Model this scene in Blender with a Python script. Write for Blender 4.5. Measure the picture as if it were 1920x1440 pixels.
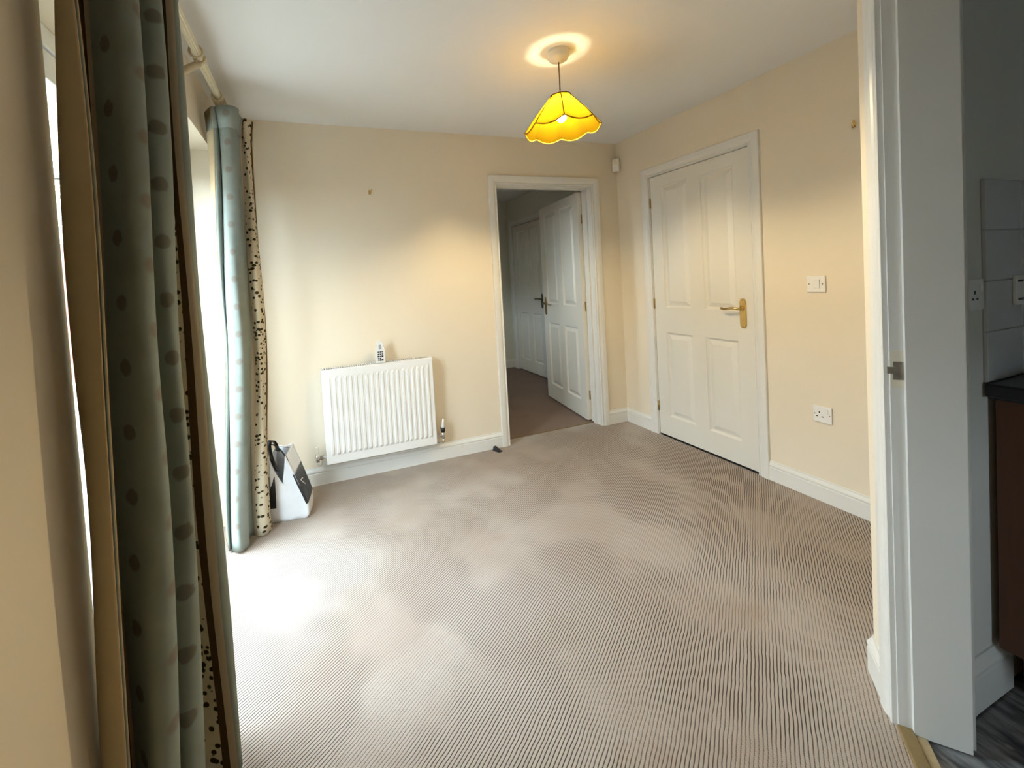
import bpy, bmesh, math, random
from mathutils import Vector, Matrix
random.seed(7)
for o in list(bpy.data.objects):
    bpy.data.objects.remove(o, do_unlink=True)
scn = bpy.context.scene
COL = scn.collection
PI = math.pi

# ------------------------------------------------------------------ camera
CAM = Vector((-2.5008, -2.9019, 1.2872))
YAW, PITCH, ROLL = math.radians(19.787), math.radians(-1.897), math.radians(-3.349)
FPX, CX, CY = 787.29, 864.7, 551.7
fw = Vector((math.sin(YAW) * math.cos(PITCH), math.cos(YAW) * math.cos(PITCH), math.sin(PITCH)))
rt = Vector((math.cos(YAW), -math.sin(YAW), 0)); up = rt.cross(fw)
rt2 = math.cos(ROLL) * rt + math.sin(ROLL) * up
up2 = -math.sin(ROLL) * rt + math.cos(ROLL) * up
cam_data = bpy.data.cameras.new('camera')
cam_data.sensor_fit = 'HORIZONTAL'; cam_data.sensor_width = 36.0
cam_data.lens = FPX / 1920 * 36.0
cam_data.shift_x = (960 - CX) / 1920
cam_data.shift_y = (CY - 720) / 1920
cam_data.clip_start = 0.02; cam_data.clip_end = 200
cam = bpy.data.objects.new('camera', cam_data); COL.objects.link(cam)
M = Matrix((rt2, up2, -fw)).transposed().to_4x4(); M.translation = CAM
cam.matrix_world = M
scn.camera = cam

# ------------------------------------------------------------------ light and exposure
SKY_STRENGTH = 24.0
BULB_STRENGTH = 1300.0
EXPOSURE = 0.36
world = bpy.data.worlds.new('overcast_sky'); scn.world = world; world.use_nodes = True
bg = world.node_tree.nodes['Background']
bg.inputs['Color'].default_value = (0.75, 0.87, 1.0, 1); bg.inputs['Strength'].default_value = SKY_STRENGTH
vs = scn.view_settings
vs.view_transform = 'Standard'; vs.look = 'None'; vs.exposure = EXPOSURE; vs.gamma = 1.0
vs.use_curve_mapping = False
def portal(name, loc, rot, sx, sy):
    l = bpy.data.lights.new(name, 'AREA'); l.shape = 'RECTANGLE'; l.size = sx; l.size_y = sy
    l.cycles.is_portal = True
    o = bpy.data.objects.new(name, l); COL.objects.link(o); o.location = loc; o.rotation_euler = rot
    return o
# portals only guide the sky light through the glazed openings
portal('sky_portal', (-3.26, -0.975, 1.04), (0, -PI / 2, 0), 2.1, 1.42)

# ------------------------------------------------------------------ materials
def srgb(r, g, b):
    f = lambda c: (c / 255 / 12.92) if c / 255 <= 0.04045 else ((c / 255 + 0.055) / 1.055) ** 2.4
    return (f(r), f(g), f(b), 1)
class NT:
    def __init__(s, name):
        s.m = bpy.data.materials.new(name); s.m.use_nodes = True
        s.t = s.m.node_tree; s.t.nodes.clear()
        s.out = s.n('ShaderNodeOutputMaterial')
    def n(s, t, **kw):
        nd = s.t.nodes.new(t)
        for k, v in kw.items(): setattr(nd, k, v)
        return nd
    def l(s, a, b): s.t.links.new(a, b)
    def val(s, sock, v):
        if hasattr(v, 'links') or isinstance(v, bpy.types.NodeSocket): s.l(v, sock)
        else: sock.default_value = v
    def math(s, op, a, b=None, c=None, clamp=False):
        nd = s.n('ShaderNodeMath', operation=op, use_clamp=clamp)
        s.val(nd.inputs[0], a)
        if b is not None: s.val(nd.inputs[1], b)
        if c is not None: s.val(nd.inputs[2], c)
        return nd.outputs[0]
    def mix(s, fac, a, b):
        nd = s.n('ShaderNodeMix', data_type='RGBA')
        s.val(nd.inputs['Factor'], fac)
        s.val(nd.inputs[6], a); s.val(nd.inputs[7], b)
        return nd.outputs[2]
    def noise(s, vec, scale, detail=2.0, rough=0.5):
        nd = s.n('ShaderNodeTexNoise'); nd.inputs['Scale'].default_value = scale
        nd.inputs['Detail'].default_value = detail; nd.inputs['Roughness'].default_value = rough
        if vec is not None: s.l(vec, nd.inputs['Vector'])
        return nd.outputs['Fac']
    def coord(s, kind='Object'): return s.n('ShaderNodeTexCoord').outputs[kind]
    def sstep(s, x, a, b):
        nd = s.n('ShaderNodeMapRange', interpolation_type='SMOOTHSTEP')
        s.val(nd.inputs['Value'], x); nd.inputs['From Min'].default_value = a; nd.inputs['From Max'].default_value = b
        return nd.outputs['Result']
    def bump(s, h, strength=0.2, dist=0.002):
        nd = s.n('ShaderNodeBump'); nd.inputs['Strength'].default_value = strength
        nd.inputs['Distance'].default_value = dist; s.l(h, nd.inputs['Height'])
        return nd.outputs['Normal']
    def bsdf(s, color, rough=0.5, metal=0.0, normal=None, spec=0.5, **kw):
        b = s.n('ShaderNodeBsdfPrincipled')
        s.val(b.inputs['Base Color'], color); s.val(b.inputs['Roughness'], rough)
        b.inputs['Metallic'].default_value = metal; b.inputs['Specular IOR Level'].default_value = spec
        if normal is not None: s.l(normal, b.inputs['Normal'])
        for k, v in kw.items(): b.inputs[k].default_value = v
        return b.outputs[0]
    def done(s, sh):
        s.l(sh, s.out.inputs['Surface']); return s.m

def plain(name, col, rough=0.5, metal=0.0, spec=0.5, nscale=40, var=0.06, bumps=0.0, bscale=300, bdist=0.001):
    t = NT(name); c = t.coord()
    f = t.noise(c, nscale, 3)
    dark = tuple(x * (1 - var) for x in col[:3]) + (1,)
    lite = tuple(min(1, x * (1 + var * 0.6)) for x in col[:3]) + (1,)
    nm = t.bump(t.noise(c, bscale, 2), bumps, bdist) if bumps else None
    return t.done(t.bsdf(t.mix(f, dark, lite), rough, metal, nm, spec))
MAT = {}
MAT['wall'] = plain('cream_wall_paint', (0.815, 0.722, 0.57, 1), 0.75, spec=0.25, nscale=2.5, var=0.03, bumps=0.10, bscale=180)
MAT['kwall'] = plain('kitchen_wall_paint', (0.70, 0.68, 0.62, 1), 0.75, spec=0.25, nscale=2.5, var=0.03, bumps=0.1, bscale=180)
MAT['hwall'] = plain('hall_wall_paint', (0.72, 0.71, 0.60, 1), 0.75, spec=0.25, nscale=2.5, var=0.03, bumps=0.1, bscale=180)
MAT['ceiling'] = plain('white_ceiling_paint', (0.82, 0.815, 0.80, 1), 0.85, spec=0.2, nscale=2, var=0.02, bumps=0.08, bscale=160)
MAT['trim'] = plain('white_gloss_trim', (0.78, 0.765, 0.715, 1), 0.32, nscale=8, var=0.025)
MAT['pvc'] = plain('white_window_plastic', (0.82, 0.84, 0.85, 1), 0.3, nscale=8, var=0.02)
MAT['rad'] = plain('white_radiator_enamel', (0.84, 0.83, 0.80, 1), 0.3, nscale=8, var=0.02)
MAT['rad_dark'] = plain('painted_grille_shade', (0.05, 0.045, 0.04, 1), 0.7)
MAT['plastic'] = plain('white_plastic', (0.84, 0.83, 0.80, 1), 0.35, nscale=20, var=0.02)
MAT['cream_plastic'] = plain('cream_plastic', (0.80, 0.74, 0.60, 1), 0.4, nscale=20, var=0.03)
MAT['black'] = plain('black_plastic', (0.012, 0.012, 0.014, 1), 0.5)
MAT['brass'] = plain('polished_brass', (0.70, 0.50, 0.20, 1), 0.25, 1.0, nscale=30, var=0.15)
MAT['dull_brass'] = plain('tarnished_brass', (0.42, 0.31, 0.15, 1), 0.4, 1.0, nscale=50, var=0.3)
MAT['bronze'] = plain('dark_bronze_handle', (0.20, 0.16, 0.11, 1), 0.35, 1.0, nscale=50, var=0.2)
MAT['chrome'] = plain('chrome_pipe', (0.75, 0.74, 0.72, 1), 0.18, 1.0)
MAT['steel'] = plain('worn_strike_plate', (0.40, 0.37, 0.32, 1), 0.4, 0.9, nscale=60, var=0.3)
MAT['pole'] = plain('cream_painted_pole', (0.70, 0.62, 0.45, 1), 0.35, nscale=20, var=0.08)
MAT['ring'] = plain('cream_painted_ring', (0.58, 0.48, 0.31, 1), 0.4, nscale=30, var=0.12)
MAT['worktop'] = plain('black_speckled_worktop', (0.022, 0.024, 0.028, 1), 0.35, nscale=200, var=0.4)
MAT['tile'] = plain('glazed_white_wall_tile', (0.62, 0.63, 0.64, 1), 0.15, nscale=10, var=0.03)
MAT['grout'] = plain('pale_tile_grout', (0.45, 0.45, 0.44, 1), 0.8)
MAT['strip'] = plain('brass_threshold_strip', (0.33, 0.235, 0.11, 1), 0.45, 0.35, nscale=60, var=0.2)
MAT['oak'] = plain('pale_wood_strip', (0.48, 0.38, 0.22, 1), 0.55, nscale=50, var=0.25)
MAT['bulb_cap'] = plain('white_lamp_holder', (0.82, 0.78, 0.68, 1), 0.4)
MAT['flex'] = plain('brown_flex', (0.20, 0.13, 0.07, 1), 0.5)
MAT['bag_white'] = plain('white_carrier_plastic', (0.80, 0.81, 0.83, 1), 0.38, nscale=14, var=0.08, bumps=0.5, bscale=22, bdist=0.012)
MAT['bag_black'] = plain('black_carrier_print', (0.012, 0.012, 0.014, 1), 0.35, nscale=14, var=0.2, bumps=0.4, bscale=22, bdist=0.01)
MAT['render_red'] = plain('red_brick_band', (0.45, 0.14, 0.10, 1), 0.8, nscale=8, var=0.2)
MAT['mortar'] = plain('pale_mortar', (0.62, 0.58, 0.50, 1), 0.9, nscale=20, var=0.1)
MAT['paving'] = plain('grey_paving', (0.24, 0.23, 0.21, 1), 0.9, nscale=3, var=0.2)
MAT['roof'] = plain('brown_roof_tile', (0.16, 0.10, 0.08, 1), 0.8, nscale=10, var=0.2)
MAT['dark_sill'] = plain('dark_window_sill', (0.05, 0.06, 0.07, 1), 0.5)

def m_wood():
    t = NT('dark_red_brown_wood'); c = t.coord()
    mp = t.n('ShaderNodeMapping'); mp.inputs['Scale'].default_value = (60, 60, 4); t.l(c, mp.inputs['Vector'])
    f = t.noise(mp.outputs[0], 1.0, 4)
    return t.done(t.bsdf(t.mix(f, (0.085, 0.030, 0.014, 1), (0.165, 0.062, 0.028, 1)), 0.4))
MAT['wood'] = m_wood()

def m_door():
    t = NT('white_grained_door_paint'); c = t.coord()
    mp = t.n('ShaderNodeMapping'); mp.inputs['Scale'].default_value = (220, 220, 7); t.l(c, mp.inputs['Vector'])
    f = t.noise(mp.outputs[0], 1.0, 3)
    return t.done(t.bsdf((0.77, 0.74, 0.66, 1), 0.38, 0, t.bump(f, 0.12, 0.001)))
MAT['door'] = m_door()

def m_carpet(name, base, light, ang, pitch, groove):
    t = NT(name); c = t.coord()
    sep = t.n('ShaderNodeSeparateXYZ'); t.l(c, sep.inputs[0])
    x, y = sep.outputs[0], sep.outputs[1]
    nx, ny = math.cos(ang), -math.sin(ang)           # across the ribs
    dx, dy = math.sin(ang), math.cos(ang)            # along the ribs
    w = t.math('ADD', t.math('MULTIPLY', x, nx), t.math('MULTIPLY', y, ny))
    d = t.math('ADD', t.math('MULTIPLY', x, dx), t.math('MULTIPLY', y, dy))
    wob = t.math('MULTIPLY', t.math('SUBTRACT', t.noise(c, 14, 2), 0.5), 0.008)
    ws = t.math('DIVIDE', t.math('ADD', w, wob), pitch)
    fr = t.math('FRACT', ws)
    dist = t.math('ABSOLUTE', t.math('SUBTRACT', fr, 0.5))       # 0.5 at groove, 0 at crown
    line = t.sstep(dist, 0.30, 0.46)
    # stitches along each rib
    cells = t.math('FRACT', t.math('ADD', t.math('DIVIDE', d, pitch * 1.15), t.math('MULTIPLY', t.math('FLOOR', ws), 0.37)))
    dash = t.sstep(t.math('ABSOLUTE', t.math('SUBTRACT', cells, 0.5)), 0.32, 0.48)
    fuzz = t.noise(c, 420, 3, 0.6)
    dash_amt = t.sstep(t.noise(c, 2.3, 2), 0.45, 0.62)
    grv = t.math('MULTIPLY', line, t.math('SUBTRACT', 1.0, t.math('MULTIPLY', dash_amt, t.math('SUBTRACT', 0.85, dash))), clamp=True)
    big = t.noise(c, 1.3, 3)
    colr = t.mix(t.sstep(big, 0.35, 0.65), base, light)
    fz = t.mix(t.math('MULTIPLY', fuzz, 0.35), colr, tuple(v * 0.62 for v in base[:3]) + (1,))
    stain = t.math('MULTIPLY', t.sstep(t.noise(c, 3.1, 2), 0.62, 0.78), 0.35)
    fz = t.mix(stain, fz, tuple(v * f for v, f in zip(base[:3], (0.75, 0.66, 0.58))) + (1,))
    fin = t.mix(t.math('MULTIPLY', grv, groove), fz, tuple(v * 0.10 for v in base[:3]) + (1,))
    h = t.math('ADD', t.math('MULTIPLY', t.math('SUBTRACT', 1.0, line), 1.0), t.math('MULTIPLY', fuzz, 0.5))
    return t.done(t.bsdf(fin, 0.95, 0, t.bump(h, 0.5, 0.002), 0.1))
MAT['carpet'] = m_carpet('ribbed_beige_carpet', (0.445, 0.365, 0.305, 1), (0.53, 0.465, 0.41, 1), math.radians(55), 0.0098, 1.0)
MAT['hcarpet'] = m_carpet('brown_hall_carpet', (0.27, 0.195, 0.16, 1), (0.31, 0.23, 0.19, 1), math.radians(0), 0.006, 0.25)

def m_vinyl():
    t = NT('dark_slate_vinyl'); c = t.coord()
    mp = t.n('ShaderNodeMapping'); mp.inputs['Rotation'].default_value = (0, 0, 0.8); mp.inputs['Scale'].default_value = (14, 4, 4)
    t.l(c, mp.inputs['Vector'])
    f = t.noise(mp.outputs[0], 1.6, 6, 0.65)
    col = t.mix(t.sstep(f, 0.35, 0.7), (0.055, 0.055, 0.062, 1), (0.32, 0.31, 0.30, 1))
    spots = t.sstep(t.noise(c, 18, 2), 0.70, 0.78)
    col = t.mix(t.math('MULTIPLY', spots, 0.6), col, (0.42, 0.40, 0.36, 1))
    return t.done(t.bsdf(col, 0.22, 0, t.bump(f, 0.15, 0.002)))
MAT['vinyl'] = m_vinyl()

def m_fabric():
    """striped curtain cloth; UV x runs across the cloth and y up it, both in metres"""
    t = NT('striped_floral_curtain_cloth')
    uv = t.n('ShaderNodeUVMap').outputs[0]
    sep = t.n('ShaderNodeSeparateXYZ'); t.l(uv, sep.inputs[0]); u, v = sep.outputs[0], sep.outputs[1]
    P = 0.42
    s = t.math('MULTIPLY', t.math('FRACT', t.math('DIVIDE', u, P)), P)
    def band(a, b): return t.math('MULTIPLY', t.math('GREATER_THAN', s, a), t.math('LESS_THAN', s, b))
    n1 = t.noise(uv, 9, 3); n2 = t.noise(uv, 55, 2)
    sage = t.mix(n1, srgb(143, 150, 140), srgb(174, 184, 178))
    # round motifs on the sage stripe
    vv = t.math('FRACT', t.math('DIVIDE', v, 0.135))
    dv = t.math('MULTIPLY', t.math('SUBTRACT', vv, 0.5), 0.135)
    du = t.math('SUBTRACT', s, 0.050)
    rr = t.math('SQRT', t.math('ADD', t.math('MULTIPLY', du, du), t.math('MULTIPLY', dv, dv)))
    rr = t.math('ADD', rr, t.math('MULTIPLY', t.math('SUBTRACT', n2, 0.5), 0.012))
    dot = t.math('MULTIPLY', t.math('SUBTRACT', 1.0, t.sstep(rr, 0.014, 0.021)), 0.6)
    du2 = t.math('SUBTRACT', s, 0.135); vv2 = t.math('FRACT', t.math('ADD', t.math('DIVIDE', v, 0.135), 0.45))
    dv2 = t.math('MULTIPLY', t.math('SUBTRACT', vv2, 0.5), 0.135)
    r2 = t.math('SQRT', t.math('ADD', t.math('MULTIPLY', du2, du2), t.math('MULTIPLY', dv2, dv2)))
    dot2 = t.math('MULTIPLY', t.math('SUBTRACT', 1.0, t.sstep(r2, 0.010, 0.022)), 0.5)
    c = t.mix(dot, sage, srgb(112, 98, 84)); c = t.mix(dot2, c, srgb(140, 116, 98))
    # floral cream stripe
    vor = t.n('ShaderNodeTexVoronoi'); vor.inputs['Scale'].default_value = 46; t.l(uv, vor.inputs['Vector'])
    leaf = t.math('SUBTRACT', 1.0, t.sstep(t.math('ADD', vor.outputs['Distance'], t.math('MULTIPLY', n2, 0.25)), 0.42, 0.52))
    leaf = t.math('MULTIPLY', leaf, t.sstep(t.noise(uv, 26, 2), 0.26, 0.36))
    fl = t.mix(leaf, srgb(222, 210, 184), srgb(66, 58, 38))
    c = t.mix(band(0.305, 0.383), c, fl)
    c = t.mix(band(0.290, 0.305), c, srgb(205, 190, 165))
    c = t.mix(band(0.383, 0.402), c, srgb(96, 74, 50))
    c = t.mix(band(0.402, 0.420), c, srgb(206, 190, 166))
    wv = t.noise(uv, 900, 2)
    nm = t.bump(wv, 0.25, 0.0006)
    d = t.n('ShaderNodeBsdfDiffuse'); t.l(c, d.inputs['Color']); t.l(nm, d.inputs['Normal'])
    tr = t.n('ShaderNodeBsdfTranslucent'); t.l(c, tr.inputs['Color'])
    mx = t.n('ShaderNodeMixShader'); mx.inputs[0].default_value = 0.25
    t.l(d.outputs[0], mx.inputs[1]); t.l(tr.outputs[0], mx.inputs[2])
    return t.done(mx.outputs[0])
MAT['fabric'] = m_fabric()
def m_cloth(name, col, trans):
    t = NT(name); c = t.coord()
    cc = t.mix(t.noise(c, 30, 3), tuple(x * 0.92 for x in col[:3]) + (1,), col)
    d = t.n('ShaderNodeBsdfDiffuse'); t.l(cc, d.inputs['Color'])
    tr = t.n('ShaderNodeBsdfTranslucent'); t.l(cc, tr.inputs['Color'])
    mx = t.n('ShaderNodeMixShader'); mx.inputs[0].default_value = trans
    t.l(d.outputs[0], mx.inputs[1]); t.l(tr.outputs[0], mx.inputs[2])
    return t.done(mx.outputs[0])
MAT['lining'] = m_cloth('cream_curtain_lining', (0.82, 0.70, 0.48, 1), 0.5)
MAT['shade'] = m_cloth('yellow_lampshade_cloth', (0.096, 0.058, 0.0016, 1), 0.66)
MAT['shade_trim'] = m_cloth('pale_yellow_shade_trim', (0.30, 0.20, 0.03, 1), 0.5)
MAT['shade_seam'] = m_cloth('amber_shade_seam', (0.09, 0.038, 0.002, 1), 0.3)
def m_glass():
    t = NT('clear_window_glass')
    fr = t.n('ShaderNodeFresnel'); bf = t.n('ShaderNodeNewGeometry').outputs['Backfacing']
    t.l(t.math('MULTIPLY_ADD', bf, 1 / 1.45 - 1.45, 1.45), fr.inputs[0])     # same reflectance from both faces of the pane
    tp = t.n('ShaderNodeBsdfTransparent'); tp.inputs[0].default_value = (0.95, 0.98, 0.97, 1)
    gl = t.n('ShaderNodeBsdfGlossy'); gl.inputs['Roughness'].default_value = 0.02
    mx = t.n('ShaderNodeMixShader'); t.l(fr.outputs[0], mx.inputs[0]); t.l(tp.outputs[0], mx.inputs[1]); t.l(gl.outputs[0], mx.inputs[2])
    return t.done(mx.outputs[0])
MAT['glass'] = m_glass()
def m_emit(name, col, st):
    t = NT(name); e = t.n('ShaderNodeEmission'); e.inputs[0].default_value = col; e.inputs[1].default_value = st
    return t.done(e.outputs[0])
MAT['bulb'] = m_emit('lit_bulb_glass', (1.0, 0.81, 0.49, 1), BULB_STRENGTH)
MAT['led'] = plain('clear_sensor_lens', (0.9, 0.9, 0.88, 1), 0.08, nscale=10, var=0.02)
def m_brick(i, col): return plain('buff_brick_%d' % i, col, 0.9, nscale=18, var=0.12)
MAT['brick0'] = m_brick(0, (0.66, 0.55, 0.37, 1)); MAT['brick1'] = m_brick(1, (0.74, 0.64, 0.46, 1)); MAT['brick2'] = m_brick(2, (0.60, 0.48, 0.31, 1))
def m_brickwall(nm, rot):
    t = NT(nm); c = t.coord()
    mp = t.n('ShaderNodeMapping'); mp.inputs['Rotation'].default_value = rot; t.l(c, mp.inputs['Vector'])
    b = t.n('ShaderNodeTexBrick'); b.inputs['Scale'].default_value = 1.0
    b.inputs['Brick Width'].default_value = 0.225; b.inputs['Row Height'].default_value = 0.075; b.inputs['Mortar Size'].default_value = 0.006
    b.inputs['Color1'].default_value = (0.58, 0.46, 0.29, 1); b.inputs['Color2'].default_value = (0.50, 0.38, 0.23, 1); b.inputs['Mortar'].default_value = (0.62, 0.58, 0.50, 1)
    t.l(mp.outputs[0], b.inputs['Vector'])
    return t.done(t.bsdf(b.outputs['Color'], 0.9))
MAT['brickwall'] = m_brickwall('buff_brickwork', (PI / 2, 0, 0))
MAT['brickwall2'] = m_brickwall('buff_brickwork_terrace', (PI / 2, 0, PI / 2))

# ------------------------------------------------------------------ mesh helpers
class MB:
    """collects shapes; build() links them as one mesh object"""
    def __init__(s): s.v = []; s.f = []; s.sm = []
    def add(s, vs, fs, smooth=False, mat=None):
        k = len(s.v)
        s.v += [tuple(mat @ Vector(p)) if mat is not None else tuple(p) for p in vs]
        s.f += [tuple(i + k for i in f) for f in fs]; s.sm += [smooth] * len(fs)
        return s
    def box(s, x0, x1, y0, y1, z0, z1, mat=None):
        x0, x1 = sorted((x0, x1)); y0, y1 = sorted((y0, y1)); z0, z1 = sorted((z0, z1))
        vs = [(x0, y0, z0), (x1, y0, z0), (x1, y1, z0), (x0, y1, z0), (x0, y0, z1), (x1, y0, z1), (x1, y1, z1), (x0, y1, z1)]
        return s.add(vs, [(0, 3, 2, 1), (4, 5, 6, 7), (0, 1, 5, 4), (1, 2, 6, 5), (2, 3, 7, 6), (3, 0, 4, 7)], False, mat)
    def cbox(s, x0, x1, y0, y1, z0, z1, c, mat=None):
        """box with chamfered edges on all axes"""
        bm = bmesh.new(); bmesh.ops.create_cube(bm, size=1.0)
        for v in bm.verts:
            v.co = Vector(((x0 + x1) / 2 + v.co.x * (x1 - x0), (y0 + y1) / 2 + v.co.y * (y1 - y0), (z0 + z1) / 2 + v.co.z * (z1 - z0)))
        bmesh.ops.bevel(bm, geom=bm.edges[:], offset=c, segments=2, affect='EDGES', profile=0.5)
        bm.verts.index_update()
        s.add([v.co[:] for v in bm.verts], [tuple(v.index for v in f.verts) for f in bm.faces], False, mat)
        bm.free(); return s
    def tube(s, pts, r, n=12, closed=False, caps=True, smooth=True, mat=None):
        pts = [Vector(p) for p in pts]; N = len(pts)
        rs = r if isinstance(r, (list, tuple)) else [r] * N
        vs = []; fs = []
        prev = None
        for i, p in enumerate(pts):
            a = pts[i - 1] if (i > 0 or closed) else p
            b = pts[(i + 1) % N] if (i < N - 1 or closed) else p
            d = (b - a).normalized()
            if prev is None:
                q = Vector((0, 0, 1)) if abs(d.z) < 0.9 else Vector((1, 0, 0))
                e = d.cross(q).normalized()
            else:
                e = (prev - d * prev.dot(d)).normalized()
            prev = e; g = d.cross(e)
            for k in range(n):
                t = 2 * PI * k / n
                vs.append(p + rs[i] * (math.cos(t) * e + math.sin(t) * g))
        M_ = N if closed else N - 1
        for i in range(M_):
            j = (i + 1) % N
            for k in range(n):
                k2 = (k + 1) % n
                fs.append((i * n + k, i * n + k2, j * n + k2, j * n + k))
        if caps and not closed:
            fs.append(tuple(reversed(range(n)))); fs.append(tuple(range((N - 1) * n, N * n)))
        return s.add([v[:] for v in vs], fs, smooth, mat)
    def lathe(s, prof, n=32, mat=None, smooth=True):
        vs = []; fs = []
        for (r, z) in prof:
            for k in range(n):
                t = 2 * PI * k / n; vs.append((r * math.cos(t), r * math.sin(t), z))
        for i in range(len(prof) - 1):
            for k in range(n):
                k2 = (k + 1) % n
                fs.append((i * n + k, i * n + k2, (i + 1) * n + k2, (i + 1) * n + k))
        return s.add(vs, fs, smooth, mat)
    def prism(s, poly, z0, z1, mat=None):
        n = len(poly)
        vs = [(x, y, z0) for x, y in poly] + [(x, y, z1) for x, y in poly]
        fs = [tuple(reversed(range(n))), tuple(range(n, 2 * n))] + [(i, (i + 1) % n, n + (i + 1) % n, n + i) for i in range(n)]
        return s.add(vs, fs, False, mat)
    def mesh(s, name):
        me = bpy.data.meshes.new(name); me.from_pydata(s.v, [], s.f); me.validate(); 
        if len(me.polygons) == len(s.sm): me.polygons.foreach_set('use_smooth', s.sm)
        bm = bmesh.new(); bm.from_mesh(me); bmesh.ops.recalc_face_normals(bm, faces=bm.faces); bm.to_mesh(me); bm.free()
        me.update(); return me
    def build(s, name, mat, parent=None, loc=None):
        o = bpy.data.objects.new(name, s.mesh(name)); COL.objects.link(o)
        o.data.materials.append(MAT[mat] if isinstance(mat, str) else mat)
        if parent is not None: o.parent = parent
        if loc is not None: o.location = loc
        return o
def empty(name, loc=(0, 0, 0), rot=(0, 0, 0)):
    o = bpy.data.objects.new(name, None); COL.objects.link(o); o.location = loc; o.rotation_euler = rot
    o.empty_display_size = 0.05
    return o
def tag(o, label, cat, group=None):
    o['label'] = label; o['category'] = cat
    if group: o['group'] = group
    return o
def struct(o, label=None, cat=None):
    o['kind'] = 'structure'
    if label: o['label'] = label
    if cat: o['category'] = cat
    return o
def inst(src, name, parent, loc, rot=None):
    o = bpy.data.objects.new(name, src.data if hasattr(src, 'data') else src); COL.objects.link(o)
    o.parent = parent; o.location = loc
    if rot: o.rotation_euler = rot
    return o

# ------------------------------------------------------------------ the shell
H = 2.356; W = -2.95
TH = math.radians(41); E1 = Vector((-math.cos(TH), -math.sin(TH), 0)); E2 = Vector((math.sin(TH), -math.cos(TH), 0))
OD = Vector((-1.068, -2.242, 0))
def dg(a, b, z=0): return OD + a * E1 + b * E2 + Vector((0, 0, z))
DM = Matrix(((E1.x, E2.x, 0, OD.x), (E1.y, E2.y, 0, OD.y), (0, 0, 1, 0), (0, 0, 0, 1)))   # (along wall, into kitchen, up)
YN = -3.40                                  # wall behind the camera
wc = dg(-0.175, 0)                          # outside corner of the diagonal wall, dining side
YK = -2.292                                 # kitchen face of the wall beside the diagonal doorway
tN = (YN - OD.y) / E1.y
dN = dg(tN, 0)
DT = 0.135                                  # diagonal wall thickness
dKn = dg(tN + 0.15, DT)
XE, YS, YH = 1.25, -5.0, 2.50               # outer limits: east, south, hall end

# floors
FYN = -1.630
poly_dining = [(W - 0.20, FYN), (W - 0.12, FYN - 0.06), (W - 0.03, FYN - 0.17), (W, FYN - 0.30), (W, YN), (dN.x, YN), (dN.x, dN.y), (OD.x, OD.y), (wc.x, wc.y), (0.0, wc.y), (0.0, 0.0), (-0.26, 0.0), (-0.26, 0.10), (-1.14, 0.10), (-1.14, 0.0), (W, 0.0), (W, -0.28), (W - 0.20, -0.28)]
struct(MB().prism(poly_dining, -0.06, 0.0).build('floor', 'carpet'), 'pale beige ribbed carpet across the dining room', 'floor')
struct(MB().box(-2.2, 0.30, 0.10, YH, -0.06, -0.003).build('floor_hall', 'hcarpet'), 'smooth brown carpet in the hall beyond the open door', 'floor')
kp = dg(0, 0.0); kw = dg(-0.175, 0.0)
poly_k = [(wc.x + 0.02, wc.y - 0.02), (OD.x, OD.y), (dN.x, dN.y), (dN.x, YS), (XE, YS), (XE, wc.y - 0.02)]
struct(MB().prism(poly_k, -0.06, -0.006).build('floor_kitchen', 'vinyl'), 'dark grey mottled vinyl floor in the kitchen', 'floor')
struct(MB().box(W - 0.32, XE + 0.1, YS - 0.1, YH + 0.1, -0.2, -0.065).build('floor_slab', 'paving'))
# ceiling over everything
struct(MB().box(W - 0.32, XE + 0.1, YS - 0.1, YH + 0.1, H, H + 0.12).build('ceiling', 'ceiling'), 'plain white ceiling', 'ceiling')

# back wall with the doorway
BX0, BX1, BZ = -1.125, -0.272, 1.992
LIN = 0.027
mb = MB()
mb.box(W - 0.30, BX0 - LIN, 0, 0.13, 0, H); mb.box(BX1 + LIN, 0.10, 0, 0.13, 0, H); mb.box(BX0 - LIN, BX1 + LIN, 0, 0.13, BZ + LIN, H)
struct(mb.build('wall_back', 'wall'), 'cream wall behind the white radiator', 'wall')
# right wall with the closed door
RY0, RY1, RZ = -0.354, -1.124, 1.986
mb = MB()
mb.box(0, 0.10, RY0 + LIN, 0.0, 0, H); mb.box(0, 0.10, wc.y, RY1 - LIN, 0, H); mb.box(0, 0.10, RY1 - LIN, RY0 + LIN, RZ + LIN, H)
struct(mb.build('wall_right', 'wall'), 'cream wall around the closed white door', 'wall')
# left wall with the french doors
RB0, RR = -1.930, 0.30                      # assumed rounding of the near plaster corner, shaped to catch window light
FY0, FY1, FZ = RB0 + RR, -0.28, 2.072
mb = MB()
arc = [(W - RR + RR * math.cos(PI / 2 * k / 16), RB0 + RR * math.sin(PI / 2 * k / 16)) for k in range(17)]
pier = [(W - 0.30, YS), (W, YS)] + arc + [(W - 0.30, FY0)]
n_ = len(pier)
mb.add([(x, y, -0.06) for x, y in pier] + [(x, y, H) for x, y in pier], [tuple(reversed(range(n_))), tuple(range(n_, 2 * n_))] + [(i, (i + 1) % n_, n_ + (i + 1) % n_, n_ + i) for i in range(n_) if i < 2 or i > 17])
mb.add([(x, y, -0.06) for x, y in arc] + [(x, y, H) for x, y in arc], [(i, i + 1, 18 + i, 17 + i) for i in range(16)], True)
mb.box(W - 0.30, W, RB0, FY0, FZ, H); mb.box(W - 0.30, W, FY1, 0.0, -0.06, H); mb.box(W - 0.30, W, FY0, FY1, FZ, H)
struct(mb.build('wall_left', 'wall'), 'cream wall around the curtained french doors', 'wall')
# near wall behind the camera, and the kitchen's west wall
struct(MB().box(W, dN.x + 0.10, YN - 0.1, YN, 0, H).build('wall_near', 'wall'))
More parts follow.
